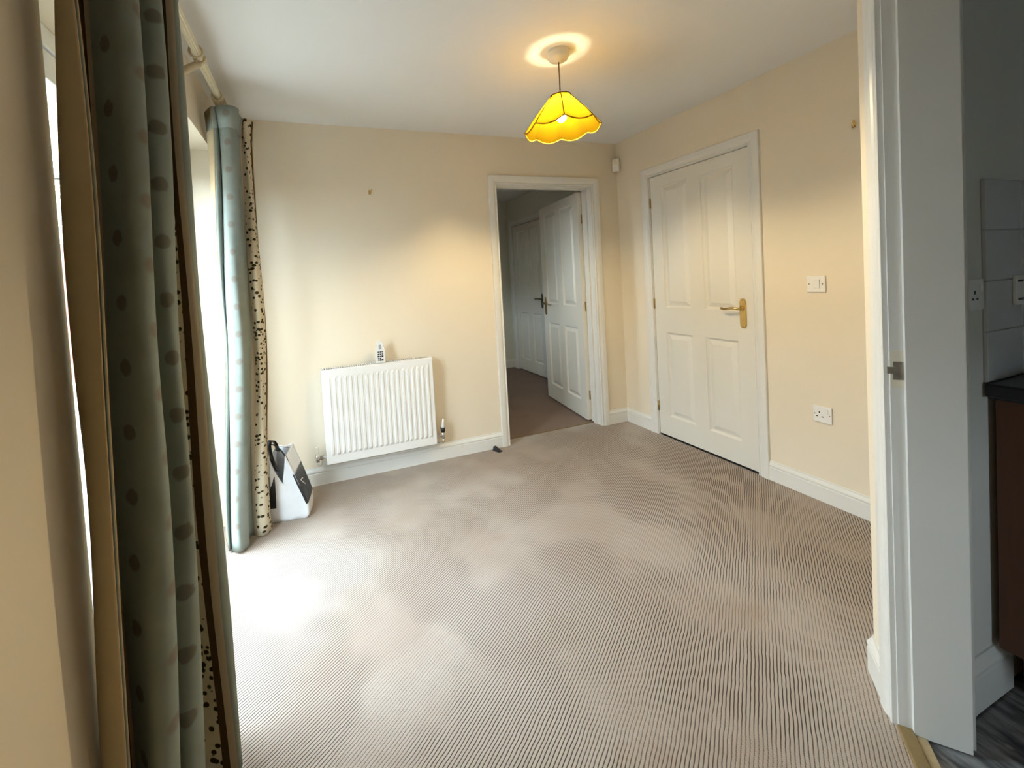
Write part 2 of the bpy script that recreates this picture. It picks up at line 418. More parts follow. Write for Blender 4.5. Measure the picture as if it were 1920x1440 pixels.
# diagonal wall with kitchen doorway
DW = 0.78; DZ = 2.02
mb = MB()
mb.box(-0.175, -LIN, 0, DT, 0, H, DM); mb.box(DW + LIN, tN + 0.05, 0, DT, 0, H, DM); mb.box(-LIN, DW + LIN, 0, DT, DZ + LIN, H, DM)
struct(mb.build('wall_diagonal', 'wall'), 'short diagonal wall holding the kitchen doorway', 'wall')
# wall between dining room and kitchen beside the diagonal
kc = dg(-0.11, DT)
struct(MB().box(wc.x + 0.004, XE, YK, wc.y, 0, H).build('wall_kitchen', 'kwall'), 'dim kitchen wall beside the diagonal doorway', 'wall')
# hall shell
struct(MB().box(0.20, 0.30, 0.13, 1.565, -0.065, H).box(0.20, 0.30, 2.38, YH, -0.065, H).box(0.20, 0.30, 1.565, 2.38, 2.012, H).build('wall_hall_right', 'hwall'), 'hall wall with the farther white door', 'wall')
struct(MB().box(-2.2, XE + 0.1, YH, YH + 0.1, -0.065, H).build('wall_hall_far', 'hwall'))
struct(MB().box(-2.3, -2.2, 0.13, YH, -0.065, 1.3).box(-2.3, -2.2, 0.13, YH, 1.9, H).box(-2.3, -2.2, 0.13, 0.85, 1.3, 1.9).box(-2.3, -2.2, 1.45, YH, 1.3, 1.9).build('wall_hall_left', 'hwall'))
# kitchen shell
struct(MB().box(XE, XE + 0.1, YS, YH, -0.065, H).build('wall_east', 'kwall'))
struct(MB().box(dN.x, XE, YS - 0.1, YS, -0.065, 0.50).box(dN.x, XE, YS - 0.1, YS, 0.95, H).box(dN.x, -1.3, YS - 0.1, YS, 0.50, 0.95).box(-0.75, XE, YS - 0.1, YS, 0.50, 0.95).build('wall_kitchen_far', 'kwall'))
struct(MB().box(dN.x, dN.x + 0.1, YS, YN, 0, H).build('wall_kitchen_west', 'kwall'))

# ------------------------------------------------------------------ joinery
ARCH = [(0.005, 0.0), (0.005, 0.011), (0.008, 0.013), (0.012, 0.013), (0.015, 0.009), (0.019, 0.009), (0.024, 0.013), (0.032, 0.0165), (0.042, 0.018), (0.066, 0.018), (0.070, 0.0155), (0.070, 0.0)]
def architrave(name, s0, s1, zt, mapf, parent=None):
    mb = MB(); vs = []
    for a, b in ARCH:
        vs += [mapf(s0 - a, b, 0), mapf(s0 - a, b, zt + a), mapf(s1 + a, b, zt + a), mapf(s1 + a, b, 0)]
    fs = []
    for i in range(len(ARCH) - 1):
        for k in range(3): fs.append((i * 4 + k, i * 4 + k + 1, i * 4 + 4 + k + 1, i * 4 + 4 + k))
    n = len(ARCH); fs.append(tuple(i * 4 for i in range(n))); fs.append(tuple(i * 4 + 3 for i in range(n)))
    mb.add([tuple(v) for v in vs], fs)
    o = mb.build(name, 'trim', parent)
    if parent is None: struct(o)
    return o
def lining(name, s0, s1, zt, d0, d1, mapf, stop0, stop1, parent=None):
    """door lining boards with a stop bead; d runs through the wall"""
    mb = MB()
    def bx(a0, a1, b0, b1, z0, z1):
        c = [(a, b, z) for z in (z0, z1) for a, b in ((a0, b0), (a1, b0), (a1, b1), (a0, b1))]
        mb.add([tuple(mapf(a, -b, z)) for a, b, z in c], [(0, 3, 2, 1), (4, 5, 6, 7), (0, 1, 5, 4), (1, 2, 6, 5), (2, 3, 7, 6), (3, 0, 4, 7)])
    bx(s0 - LIN, s0, d0, d1, 0, zt + LIN); bx(s1, s1 + LIN, d0, d1, 0, zt + LIN); bx(s0, s1, d0, d1, zt, zt + LIN)
    bx(s0, s0 + 0.012, stop0, stop1, 0, zt - 0.0); bx(s1 - 0.012, s1, stop0, stop1, 0, zt - 0.0); bx(s0 + 0.012, s1 - 0.012, stop0, stop1, zt - 0.012, zt)
    o = mb.build(name, 'trim', parent)
    if parent is None: struct(o)
    return o
SK = [(0.0, 0.0), (0.0145, 0.0), (0.0145, 0.077), (0.0105, 0.080), (0.0105, 0.083), (0.0150, 0.086), (0.0150, 0.093), (0.011, 0.101), (0.006, 0.107), (0.0045, 0.116), (0.0, 0.116)]
def skirting(name, pts, room_left=True, h=1.0):
    """pts: plan polyline along the wall face; the board stands out on the left of the direction of travel"""
    P = [Vector((x, y, 0)) for x, y in pts]; N = len(P); offs = []
    for i in range(N):
        ns = []
        if i > 0: d = (P[i] - P[i - 1]).normalized(); ns.append(Vector((-d.y, d.x, 0)))
        if i < N - 1: d = (P[i + 1] - P[i]).normalized(); ns.append(Vector((-d.y, d.x, 0)))
        n = sum(ns, Vector()) / len(ns); n = n / max(0.2, n.dot(ns[0])) if len(ns) > 1 else n
        offs.append(n if room_left else -n)
    vs = []; fs = []; K = len(SK)
    for i in range(N):
        for b, z in SK: vs.append(tuple(P[i] + offs[i] * b + Vector((0, 0, z * h))))
    for i in range(N - 1):
        for k in range(K - 1): fs.append((i * K + k, i * K + k + 1, (i + 1) * K + k + 1, (i + 1) * K + k))
    fs.append(tuple(range(K))); fs.append(tuple(reversed(range((N - 1) * K, N * K))))
    return struct(MB().add(vs, fs).build(name, 'trim'))
mapB = lambda s, b, z: Vector((s, -b, z))                       # back wall
mapR = lambda s, b, z: Vector((-b, -s, z))                      # right wall, s = -y
mapD = lambda s, b, z: dg(s, -b, z)                             # diagonal, dining side
mapDk = lambda s, b, z: dg(s, DT + b, z)
mapH = lambda s, b, z: Vector((0.20 - b, s, z))
architrave('trim_1', BX0, BX1, BZ, mapB)['label'] = 'white architrave around the open hall doorway'
lining('trim_2', BX0, BX1, BZ, 0.0, 0.13, mapB, 0.055, 0.088)['label'] = 'white lining of the open hall doorway'
architrave('trim_3', -RY0, -RY1, RZ, mapR)['label'] = 'white architrave around the closed door'
lining('trim_4', -RY0, -RY1, RZ, 0.0, 0.10, mapR, 0.046, 0.08)['label'] = 'white lining of the closed door'
architrave('trim_5', 0, DW, DZ, mapD)['label'] = 'white moulded architrave of the kitchen doorway beside the camera'
architrave('trim_6', 0, DW, DZ, mapDk)
lining('trim_7', 0, DW, DZ, 0.0, DT, mapD, 0.027, DT)['label'] = 'white lining of the kitchen doorway with worn strike plate'
architrave('trim_8', 1.59, 2.355, 1.99, mapH)
lining('trim_9', 1.59, 2.355, 1.99, 0.0, 0.10, mapH, 0.046, 0.08)
skirting('baseboard_back', [(BX0 - 0.070, 0), (W, 0)], True)['label'] = 'white skirting board under the radiator'
skirting('baseboard_corner', [(0, RY0 + 0.070), (0, 0), (BX1 + 0.070, 0)], True)['label'] = 'short white skirting board in the corner between the doors'
a_o = dg(-0.070, 0)
skirting('baseboard_right', [(a_o.x, a_o.y), (wc.x, wc.y), (0, wc.y), (0, RY1 - 0.070)], True)['label'] = 'white skirting board from the closed door to the diagonal wall'
skirting('baseboard_left', [(W, 0), (W, FY1)], True)
skirting('baseboard_near', [(W, RB0), (W, YN), (dN.x, YN)], True)
ak = dg(-0.070, DT)
skirting('baseboard_kitchen', [(-0.635, YK), (ak.x + 0.09, YK), (ak.x, ak.y)], True, 1.25)['label'] = 'white skirting board in the kitchen beside the brown cabinet'
skirting('baseboard_hall', [(0.20, 0.13), (0.20, 1.52)], True)
skirting('baseboard_hall_far', [(0.20, 2.425), (0.20, YH), (-2.2, YH)], True)
# threshold strips
mb = MB().cbox(0.0, DW, -0.004, 0.028, -0.004, 0.008, 0.003, DM)
ts = mb.build('threshold_strip', 'strip'); struct(ts, 'brass coloured threshold strip between carpet and kitchen floor', 'threshold')
mb = MB().cbox(0.012, DW - 0.012, 0.029, 0.052, -0.006, 0.003, 0.002, DM)
o = mb.build('threshold_lip', 'oak'); struct(o, 'pale wooden lip on the kitchen side of the threshold strip', 'threshold')
o = MB().cbox(BX0, BX1, 0.096, 0.124, -0.004, 0.006, 0.002).build('threshold_bar', 'flex'); struct(o, 'thin dark carpet bar across the hall doorway', 'threshold')

# ------------------------------------------------------------------ doors
def lever_handle(parent, x, y, z, side, point, mat, name='door_handle'):
    """side: +1 plate faces local +Y, -1 faces -Y; point: direction of the lever along local x"""
    h = MB()
    outl = []
    for k in range(24):
        t = 2 * PI * k / 24
        cx_, cz_ = math.cos(t), math.sin(t)
        outl.append((0.021 * max(-1, min(1, cx_ * 1.35)), 0.092 * max(-1, min(1, cz_ * 1.12))))
    n = len(outl)
    vs = [(x + a, y, z - 0.03 + b) for a, b in outl] + [(x + a, y + side * 0.005, z - 0.03 + b) for a, b in outl] + [(x + a * 0.86, y + side * 0.008, z - 0.03 + b * 0.97) for a, b in outl]
    fs = [(i, (i + 1) % n, n + (i + 1) % n, n + i) for i in range(n)] + [(n + i, n + (i + 1) % n, 2 * n + (i + 1) % n, 2 * n + i) for i in range(n)] + [tuple(range(2 * n, 3 * n))]
    h.add(vs, fs)
    pl = h.build(name, mat, parent)
    l = MB()
    l.tube([(x, y + side * 0.006, z), (x, y + side * 0.030, z)], [0.012, 0.009], 16)
    pts = [(x, y + side * 0.026, z)]
    for k in range(9):
        s = k / 8
        pts.append((x + point * (0.012 + 0.105 * s), y + side * (0.040 + 0.010 * math.sin(s * PI)), z + 0.004 * math.sin(s * 2 * PI) + 0.0))
    l.tube(pts, [0.009, 0.009] + [0.0085 - 0.0015 * math.sin(k / 8 * PI) for k in range(8)], 12)
    lv = l.build('lever', mat, pl)
    for dz in (0.052, -0.112):
        MB().tube([(x, y + side * 0.007, z + dz), (x, y + side * 0.0095, z + dz)], 0.004, 8).build('screw', 'dull_brass', pl)
    return pl
def panel_door(name, w, h, t, loc, rotz, label, xs, zs, handle):
    """leaf hinged at local x=0; panels between the pairs in xs and zs"""
    root = empty(name, loc, (0, 0, rotz))
    mb = MB(); z0 = 0.012
    xe = [0.0] + [v for p in xs for v in p] + [w]; ze = [z0] + [v for p in zs for v in p] + [h]
    for i in range(0, len(xe), 2):
        mb.box(xe[i], xe[i + 1], 0, t, z0, h)
    for (a, b) in xs:
        for i in range(0, len(ze), 2):
            mb.box(a, b, 0, t, ze[i], ze[i + 1])
    mb.build('door_leaf', 'door', root)
    for (a, b) in xs:
        for (c, d) in zs:
            vs = []; fs = []
            prof = [(0.0, 0.0), (0.003, 0.005), (0.012, 0.0135), (0.018, 0.0135), (0.046, 0.0030), (0.049, 0.0028)]
            for side in (0, 1):
                for ins, dep in prof:
                    yy = dep if side == 0 else t - dep
                    vs += [(a + ins, yy, c + ins), (b - ins, yy, c + ins), (b - ins, yy, d - ins), (a + ins, yy, d - ins)]
                k0 = side * len(prof) * 4
                for i in range(len(prof) - 1):
                    for k in range(4): fs.append((k0 + i * 4 + k, k0 + i * 4 + (k + 1) % 4, k0 + i * 4 + 4 + (k + 1) % 4, k0 + i * 4 + 4 + k))
                fs.append(tuple(k0 + (len(prof) - 1) * 4 + k for k in range(4)))
            MB().add(vs, fs).build('door_panel', 'door', root)
    return root
# closed door on the right wall: local x -> world -y, front face is local y=0 facing -x
w1 = 0.764
d1 = panel_door('door_1', w1, 1.982, 0.040, (0.003, RY0 - 0.003, 0), -PI / 2, '', [(0.098, 0.328), (0.432, 0.662)], [(0.165, 0.806), (0.995, 1.900)], None)
struct(d1, 'closed white four-panel door with brass lever handle', 'door')
lever_handle(d1, w1 - 0.062, 0.0, 1.012, -1, -1, 'brass')
def hinges(root, x, y, zs, mat, leaf=None):
    for z in zs:
        m = MB()
        m.tube([(x, y, z - 0.038), (x, y, z + 0.038)], 0.0045, 10)
        if leaf: m.box(*leaf, z - 0.038, z + 0.038)
        m.build('hinge', mat, root)
hinges(d1, -0.002, -0.006, (0.225, 1.02, 1.79), 'dull_brass', (-0.006, 0.002, -0.004, 0.0))
# hall door standing open: hinge at the far right edge of the doorway
w2 = 0.836
d2 = panel_door('door_2', w2, 1.978, 0.040, (BX1 + 0.006, 0.136, 0), math.radians(82.0), '', [(0.105, 0.365), (0.471, 0.731)], [(0.165, 0.806), (0.995, 1.900)], None)
struct(d2, 'white four-panel door standing open into the hall', 'door')
lever_handle(d2, w2 - 0.062, 0.040, 1.000, 1, -1, 'dull_brass')
hinges(d2, -0.006, 0.012, (0.23, 1.00, 1.75), 'dull_brass', (-0.010, 0.018, 0.012, 0.016))
# farther hall door, closed
d3 = panel_door('door_3', 0.758, 1.982, 0.040, (0.203, 2.350, 0), -PI / 2, '', [(0.098, 0.328), (0.430, 0.660)], [(0.165, 0.806), (0.995, 1.900)], None)
struct(d3, 'closed white door farther along the hall with dark lever handle', 'door')
lever_handle(d3, 0.758 - 0.062, 0.0, 1.000, -1, -1, 'bronze')
# strike plate on the kitchen lining
sp = empty('strike_plate', dg(0.0, 0.014, 0.98)); tag(sp, 'worn metal strike plate let into the kitchen door lining', 'strike plate')
sp.matrix_world = Matrix.Translation(dg(0.0, 0.0, 0.98)) @ DM.to_3x3().to_4x4()
MB().box(0.0, 0.0018, 0.006, 0.026, -0.022, 0.026).build('plate', 'steel', sp)
MB().box(0.0, 0.004, -0.006, 0.010, -0.006, 0.012).build('lip', 'steel', sp)
MB().box(0.0, 0.0010, 0.001, 0.027, -0.045, 0.056).build('bare_patch', 'cream_plastic', sp)

# ------------------------------------------------------------------ french doors
fd = empty('window_1', (W - 0.235, (FY0 + FY1) / 2, 0)); struct(fd, 'white plastic french doors behind the curtains', 'window')
def lb(mb, x0, x1, y0, y1, z0, z1): return mb.cbox(x0, x1, y0, y1, z0, z1, 0.004)
hw = (FY1 - FY0) / 2
mb = MB(); lb(mb, -0.035, 0.035, -hw, -hw + 0.06, 0, FZ); lb(mb, -0.035, 0.035, hw - 0.06, hw, 0, FZ); lb(mb, -0.035, 0.035, -hw + 0.06, hw - 0.06, FZ - 0.06, FZ); lb(mb, -0.035, 0.035, -hw + 0.06, hw - 0.06, 0, 0.05)
mb.build('window_frame', 'pvc', fd)
for sgn in (-1, 1):
    y0, y1 = (0.003, hw - 0.063) if sgn > 0 else (-hw + 0.063, -0.003)
    mb = MB(); z0, z1 = 0.055, FZ - 0.065
    lb(mb, -0.03, 0.03, y0, y0 + 0.085, z0, z1); lb(mb, -0.03, 0.03, y1 - 0.085, y1, z0, z1); lb(mb, -0.03, 0.03, y0 + 0.085, y1 - 0.085, z1 - 0.085, z1); lb(mb, -0.03, 0.03, y0 + 0.085, y1 - 0.085, z0, z0 + 0.085)
    sash = mb.build('sash', 'pvc', fd)
    MB().box(-0.012, -0.006, y0 + 0.085, y1 - 0.085, z0 + 0.085, z1 - 0.085).build('pane', 'glass', sash)
    hy = y0 + 0.04 if sgn > 0 else y1 - 0.04
    MB().cbox(0.03, 0.042, hy - 0.014, hy + 0.014, 0.92, 1.12, 0.003).tube([(0.04, hy, 1.05), (0.065, hy, 1.05), (0.07, hy + sgn * 0.03, 1.05), (0.07, hy + sgn * 0.12, 1.05)], 0.008, 10).build('handle', 'pvc', sash)
# small windows added out of view to light the hall and the kitchen
def added_window(name, x0, x1, y0, y1, z0, z1, axis):
    r = empty(name, ((x0 + x1) / 2, (y0 + y1) / 2, z0)); struct(r)
    a, b, c, d = x0 - r.location.x, x1 - r.location.x, y0 - r.location.y, y1 - r.location.y
    h = z1 - z0; f = 0.045; mb = MB()
    if axis == 'x':
        mb.box(a, b, c, c + f, 0, h).box(a, b, d - f, d, 0, h).box(a, b, c + f, d - f, 0, f).box(a, b, c + f, d - f, h - f, h)
        MB().box((a + b) / 2 - 0.003, (a + b) / 2 + 0.003, c + f, d - f, f, h - f).build('pane', 'glass', r)
        portal('hall_portal', (x0 - 0.03, (y0 + y1) / 2, (z0 + z1) / 2), (0, -PI / 2, 0), z1 - z0, y1 - y0)
    else:
        mb.box(a, a + f, c, d, 0, h).box(b - f, b, c, d, 0, h).box(a + f, b - f, c, d, 0, f).box(a + f, b - f, c, d, h - f, h)
        MB().box(a + f, b - f, (c + d) / 2 - 0.003, (c + d) / 2 + 0.003, f, h - f).build('pane', 'glass', r)
        portal('kitchen_portal', ((x0 + x1) / 2, y0 - 0.03, (z0 + z1) / 2), (PI / 2, 0, 0), x1 - x0, z1 - z0)
    mb.build('window_frame', 'pvc', r)
added_window('added_window_hall', -2.28, -2.22, 0.85, 1.45, 1.3, 1.9, 'x')
added_window('added_window_kitchen', -1.3, -0.75, -5.08, -5.02, 0.50, 0.95, 'y')
# ------------------------------------------------------------------ curtains
def catmull(P, n):
    out = []; N = len(P)
    for i in range(N - 1):
        p0 = P[max(0, i - 1)]; p1 = P[i]; p2 = P[i + 1]; p3 = P[min(N - 1, i + 2)]
        for k in range(n):
            t = k / n
            out.append(0.5 * ((2 * p1) + (p2 - p0) * t + (2 * p0 - 5 * p1 + 4 * p2 - p3) * t * t + (3 * p1 - p0 - 3 * p2 + p3) * t ** 3))
    out.append(P[-1].copy()); return out
def curtain(name, levels, u0, hem, udir=1, nseg=10, nz=44, drape=0.004):
    """levels: list of (z, [(x, y), ...]) plan profiles from top to bottom, all with the same count"""
    ztop, zbot = levels[0][0], levels[-1][0]
    profs = [(z, catmull([Vector((x, y, 0)) for x, y in pr], nseg)) for z, pr in levels]
    npt = len(profs[0][1])
    rows = []
    for j in range(nz + 1):
        z = ztop + (zbot - ztop) * j / nz
        for a in range(len(profs) - 1):
            if profs[a][0] >= z >= profs[a + 1][0] - 1e-9: break
        t = (profs[a][0] - z) / (profs[a][0] - profs[a + 1][0]); t = t * t * (3 - 2 * t)
        row = []
        for i in range(npt):
            p = profs[a][1][i].lerp(profs[a + 1][1][i], t)
            p = p + Vector((math.sin(i * 0.31 + z * 5.1) * drape, math.cos(i * 0.23 + z * 4.3) * drape, 0))
            p.z = z
            row.append(p)
        rows.append(row)
    mid = profs[-2][1]; us = [0.0]
    for i in range(1, npt): us.append(us[-1] + (mid[i] - mid[i - 1]).length)
    root = empty(name, (rows[-1][npt // 2].x, rows[-1][npt // 2].y, zbot))
    org = root.location
    def sheet(nm, mat, off, i0, i1, j0, j1, parent=root):
        vs = []; fs = []; uvs = []
        w = i1 - i0 + 1
        for j in range(j0, j1 + 1):
            for i in range(i0, i1 + 1):
                a = rows[j][max(0, i - 1)]; b = rows[j][min(npt - 1, i + 1)]
                d = (b - a); n = Vector((d.y, -d.x, 0)).normalized()
                p = rows[j][i] + n * off - org
                vs.append(tuple(p)); uvs.append((u0 + udir * us[i], rows[j][i].z))
        for j in range(j1 - j0):
            for i in range(w - 1): fs.append((j * w + i, j * w + i + 1, (j + 1) * w + i + 1, (j + 1) * w + i))
        me = bpy.data.meshes.new(nm); me.from_pydata(vs, [], fs)
        ul = me.uv_layers.new(name='UVMap')
        for lp in me.loops: ul.data[lp.index].uv = uvs[lp.vertex_index]
        me.polygons.foreach_set('use_smooth', [True] * len(me.polygons)); me.update()
        o = bpy.data.objects.new(nm, me); COL.objects.link(o); o.data.materials.append(MAT[mat]); o.parent = parent
        so = o.modifiers.new('thickness', 'SOLIDIFY'); so.thickness = 0.0016; so.offset = 0
        return o
    sheet('fabric', 'fabric', 0.0022, 0, npt - 1, 0, nz)
    sheet('lining', 'lining', -0.0022, 0, npt - 1, 0, nz)
    sheet('header_band', 'fabric', 0.0046, 0, npt - 1, 0, 2)
    sheet('side_hem', 'lining', 0.0046, 0, hem, 0, nz)
    return root, rows
# near curtain: the camera looks along it; plan profile from its leading edge
near_top = [(-2.870, -1.925), (-2.915, -1.865), (-2.910, -1.79), (-2.825, -1.825), (-2.815, -1.790), (-2.905, -1.73), (-2.90, -1.67), (-2.812, -1.700), (-2.805, -1.665), (-2.895, -1.60), (-2.890, -1.53), (-2.802, -1.555), (-2.808, -1.505), (-2.88, -1.45)]
near_mid = [(-2.868, -1.945), (-2.938, -1.885), (-2.935, -1.80), (-2.828, -1.880), (-2.818, -1.835), (-2.920, -1.77), (-2.915, -1.71), (-2.815, -1.760), (-2.808, -1.715), (-2.910, -1.65), (-2.90, -1.58), (-2.792, -1.610), (-2.795, -1.550), (-2.88, -1.48)]
near_bot = [(-2.900, -1.940), (-2.942, -1.895), (-2.940, -1.82), (-2.850, -1.920), (-2.835, -1.880), (-2.92, -1.80), (-2.915, -1.74), (-2.826, -1.830), (-2.812, -1.785), (-2.91, -1.69), (-2.89, -1.62), (-2.768, -1.660), (-2.768, -1.615), (-2.86, -1.52)]
c1, rows1 = curtain('curtain', [(2.205, near_top), (1.05, near_mid), (0.015, near_bot)], -0.214, 3)
tag(c1, 'sage green striped curtain hanging nearest the camera, dark against the window', 'curtain', 'pair of striped curtains at the french doors')
far_flare = [(-2.930, -0.47), (-2.890, -0.565), (-2.872, -0.51), (-2.880, -0.46), (-2.868, -0.565), (-2.815, -0.590), (-2.775, -0.555), (-2.790, -0.50), (-2.780, -0.46), (-2.775, -0.42), (-2.755, -0.44), (-2.735, -0.38), (-2.745, -0.33)]
far_top = [(-2.925, -0.47), (-2.885, -0.555), (-2.872, -0.50), (-2.880, -0.45), (-2.860, -0.545), (-2.825, -0.568), (-2.795, -0.535), (-2.805, -0.49), (-2.795, -0.46), (-2.788, -0.42), (-2.762, -0.435), (-2.745, -0.38), (-2.755, -0.33)]
far_mid = [(-2.955, -0.46), (-2.905, -0.56), (-2.895, -0.50), (-2.905, -0.43), (-2.890, -0.555), (-2.835, -0.59), (-2.810, -0.55), (-2.822, -0.50), (-2.812, -0.47), (-2.795, -0.46), (-2.758, -0.47), (-2.740, -0.41), (-2.765, -0.34)]
far_bot = [(-2.985, -0.47), (-2.960, -0.56), (-2.950, -0.50), (-2.965, -0.42), (-2.945, -0.555), (-2.905, -0.60), (-2.875, -0.56), (-2.885, -0.50), (-2.870, -0.47), (-2.845, -0.475), (-2.800, -0.485), (-2.782, -0.43), (-2.815, -0.36)]
c2, rows2 = curtain('curtain', [(2.200, far_flare), (2.125, far_top), (1.2, far_mid), (0.012, far_bot)], -0.300, 9)
tag(c2, 'pale blue and leafy striped curtain gathered beside the white bag', 'curtain', 'pair of striped curtains at the french doors')

# curtain pole with brackets and rings
PX, PZ = -2.862, 2.262
cp = empty('curtain_pole', (PX, -1.1, PZ)); tag(cp, 'cream fluted curtain pole fixed above the french doors', 'curtain pole')
mb = MB()
n = 24; ys = [-1.35, 0.98]; vs = []; fs = []
for y in (-1.05, 1.0):
    for k in range(n):
        t = 2 * PI * k / n; r = 0.0165 if k % 2 else 0.0140
        vs.append((r * math.cos(t), y, r * math.sin(t)))
for k in range(n): fs.append((k, (k + 1) % n, n + (k + 1) % n, n + k))
fs += [tuple(range(n)), tuple(range(n, 2 * n))]
mb.add(vs, fs); mb.build('pole', 'pole', cp)
def fin(y, s):
    m = MB(); m.lathe([(0.0, 0.0), (0.022, 0.0), (0.024, 0.012), (0.016, 0.022), (0.022, 0.034), (0.026, 0.05), (0.020, 0.068), (0.0, 0.078)], 20, Matrix.Translation((0, y, 0)) @ Matrix.Rotation(-s * PI / 2, 4, 'X'))
    m.build('finial', 'pole', cp)
fin(0.985, 1); fin(-1.03, -1)
for y in (0.20, 0.93, -0.92):
    m = MB()
    m.tube([(W - PX, y, -0.06), (-0.055, y, -0.055), (-0.025, y, -0.035), (0.0, y, -0.020)], [0.018, 0.016, 0.014, 0.013], 12)
    pts = [(0.019 * math.cos(a), y, 0.019 * math.sin(a)) for a in [PI * (0.98 + 1.15 * i / 14) for i in range(15)]]
    m.tube(pts, 0.0065, 10)
    m.cbox(W - PX, W - PX + 0.012, y - 0.022, y + 0.022, -0.09, -0.02, 0.004)
    m.build('bracket', 'ring', cp)
rsrc = MB().tube([(0.024 * math.cos(2 * PI * i / 24), 0, 0.024 * math.sin(2 * PI * i / 24)) for i in range(24)], 0.0048, 8, closed=True).tube([(0, 0, -0.028), (0, 0, -0.040)], 0.003, 8)
rm = rsrc.mesh('ring'); rm.materials.append(MAT['ring'])
for y in (-0.86, -0.80, -0.74, -0.66, -0.60, -0.53, -0.45, -0.38, -0.30, 0.135, 0.545, 0.565, 0.60, 0.635, 0.67, 0.72, 0.78):
    o = inst(rm, 'ring', cp, (0, y, -0.006), (0, 0, random.uniform(-0.15, 0.15)))

# ------------------------------------------------------------------ radiator
RX0, RX1, RZ0, RZ1 = -2.468, -1.732, 0.154, 0.768
rad = empty('radiator', ((RX0 + RX1) / 2, -0.065, RZ0)); tag(rad, 'white ribbed panel radiator on the cream back wall', 'radiator')
rw, rh = RX1 - RX0, RZ1 - RZ0
mb = MB(); yf = -0.030                      # front face, local
mb.cbox(-rw / 2, rw / 2, yf, yf + 0.012, 0.0, rh - 0.006, 0.004)
mb.build('front_panel', 'rad', rad)
NF = 20; pitch = (rw - 0.050) / NF
fl = MB()
fw_, fd_ = 0.0215, 0.0075; z0, z1 = 0.055, rh - 0.052
vs = []; prof = [(-fw_ / 2, 0), (-fw_ / 2 + 0.005, -fd_), (fw_ / 2 - 0.005, -fd_), (fw_ / 2, 0)]
vs += [(x, 0, z0) for x, y in prof]; vs += [(x, y, z0 + 0.016) for x, y in prof]; vs += [(x, y, z1 - 0.016) for x, y in prof]; vs += [(x, 0, z1) for x, y in prof]
fs = []
for r_ in range(3):
    for k in range(3): fs.append((r_ * 4 + k, r_ * 4 + k + 1, r_ * 4 + 5 + k, r_ * 4 + 4 + k))
fl.add(vs, fs); flm = fl.mesh('flute'); flm.materials.append(MAT['rad'])
for i in range(NF):
    inst(flm, 'flute', rad, (-rw / 2 + 0.025 + pitch * (i + 0.5), yf, 0))
MB().cbox(-rw / 2 + 0.01, rw / 2 - 0.01, 0.028, 0.038, 0.02, rh - 0.02, 0.003).build('back_panel', 'rad', rad)
for s in (-1, 1):
    MB().cbox(s * rw / 2 - s * 0.0, s * rw / 2 - s * 0.006, yf + 0.010, 0.042, 0.03, rh - 0.004, 0.002).build('side_panel', 'rad', rad)
gr = MB(); gr.box(-rw / 2 + 0.006, rw / 2 - 0.006, yf + 0.012, yf + 0.016, rh - 0.012, rh - 0.002); gr.box(-rw / 2 + 0.006, rw / 2 - 0.006, 0.038, 0.042, rh - 0.012, rh - 0.002)
g = gr.build('top_grille', 'rad', rad)
sl = MB().box(-0.0036, 0.0036, yf + 0.012, 0.038, rh - 0.004, rh - 0.001).mesh('grille_bar'); sl.materials.append(MAT['rad'])
for i in range(50): inst(sl, 'grille_bar', g, (-rw / 2 + 0.016 + (rw - 0.032) * i / 49, 0, 0))
MB().box(-rw / 2 + 0.008, rw / 2 - 0.008, yf + 0.012, 0.038, rh - 0.014, rh - 0.009).build('grille_shade', 'rad_dark', rad)  # dark sheet under the bars stands in for shade in the slots
for s in (-1, 1):
    v = MB()
    x = s * rw / 2; zc = 0.045
    v.tube([(x - s * 0.004, 0.0, zc), (x + s * 0.055, 0.0, zc)], 0.0085, 12)
    v.tube([(x + s * 0.024, 0.0, zc), (x + s * 0.040, 0.0, zc)], 0.013, 6, smooth=False)
    v.tube([(x + s * 0.055, 0.0, zc - 0.022), (x + s * 0.055, 0.0, zc + 0.022)], 0.0125, 12)
    vb = v.build('valve', 'chrome', rad)
    if s < 0:
        MB().cbox(x - 0.063, x - 0.047, -0.008, 0.008, zc + 0.022, zc + 0.075, 0.003).build('valve_cap', 'cream_plastic', vb)
        MB().tube([(x - 0.055, 0, zc - 0.02), (x - 0.054, 0.01, zc - 0.045), (x - 0.045, 0.03, zc - 0.060), (x - 0.030, 0.035, zc - 0.050), (x - 0.02, 0.035, zc + 0.0)], 0.0065, 10).build('pipe', 'plastic', vb)
    else:
        MB().tube([(x + 0.055, 0, zc + 0.022), (x + 0.055, 0, zc + 0.055)], [0.014, 0.019], 14).build('valve_collar', 'black', vb)
        MB().tube([(x + 0.055, 0, zc + 0.055), (x + 0.056, 0, zc + 0.075), (x + 0.062, 0, zc + 0.115)], [0.016, 0.009, 0.008], 12).build('valve_cap', 'plastic', vb)
        MB().tube([(x + 0.055, 0, zc - 0.02), (x + 0.055, 0.0, zc - 0.05), (x + 0.035, 0.02, zc - 0.06), (x - 0.01, 0.035, zc - 0.06)], 0.0065, 10).build('pipe', 'chrome', vb)
MB().tube([(-rw / 2 - 0.03, 0.035, -0.012), (rw / 2 + 0.0, 0.035, -0.016)], 0.0070, 10).build('pipe', 'plastic', rad)
MB().tube([(-rw / 2 + 0.02, 0.040, 0.016), (rw / 2 - 0.01, 0.040, 0.016)], 0.0060, 10).build('pipe', 'plastic', rad)
for s in (-0.24, 0.24):
    MB().box(s - 0.015, s + 0.015, 0.036, 0.064, 0.08, rh - 0.10).build('wall_bracket', 'rad', rad)

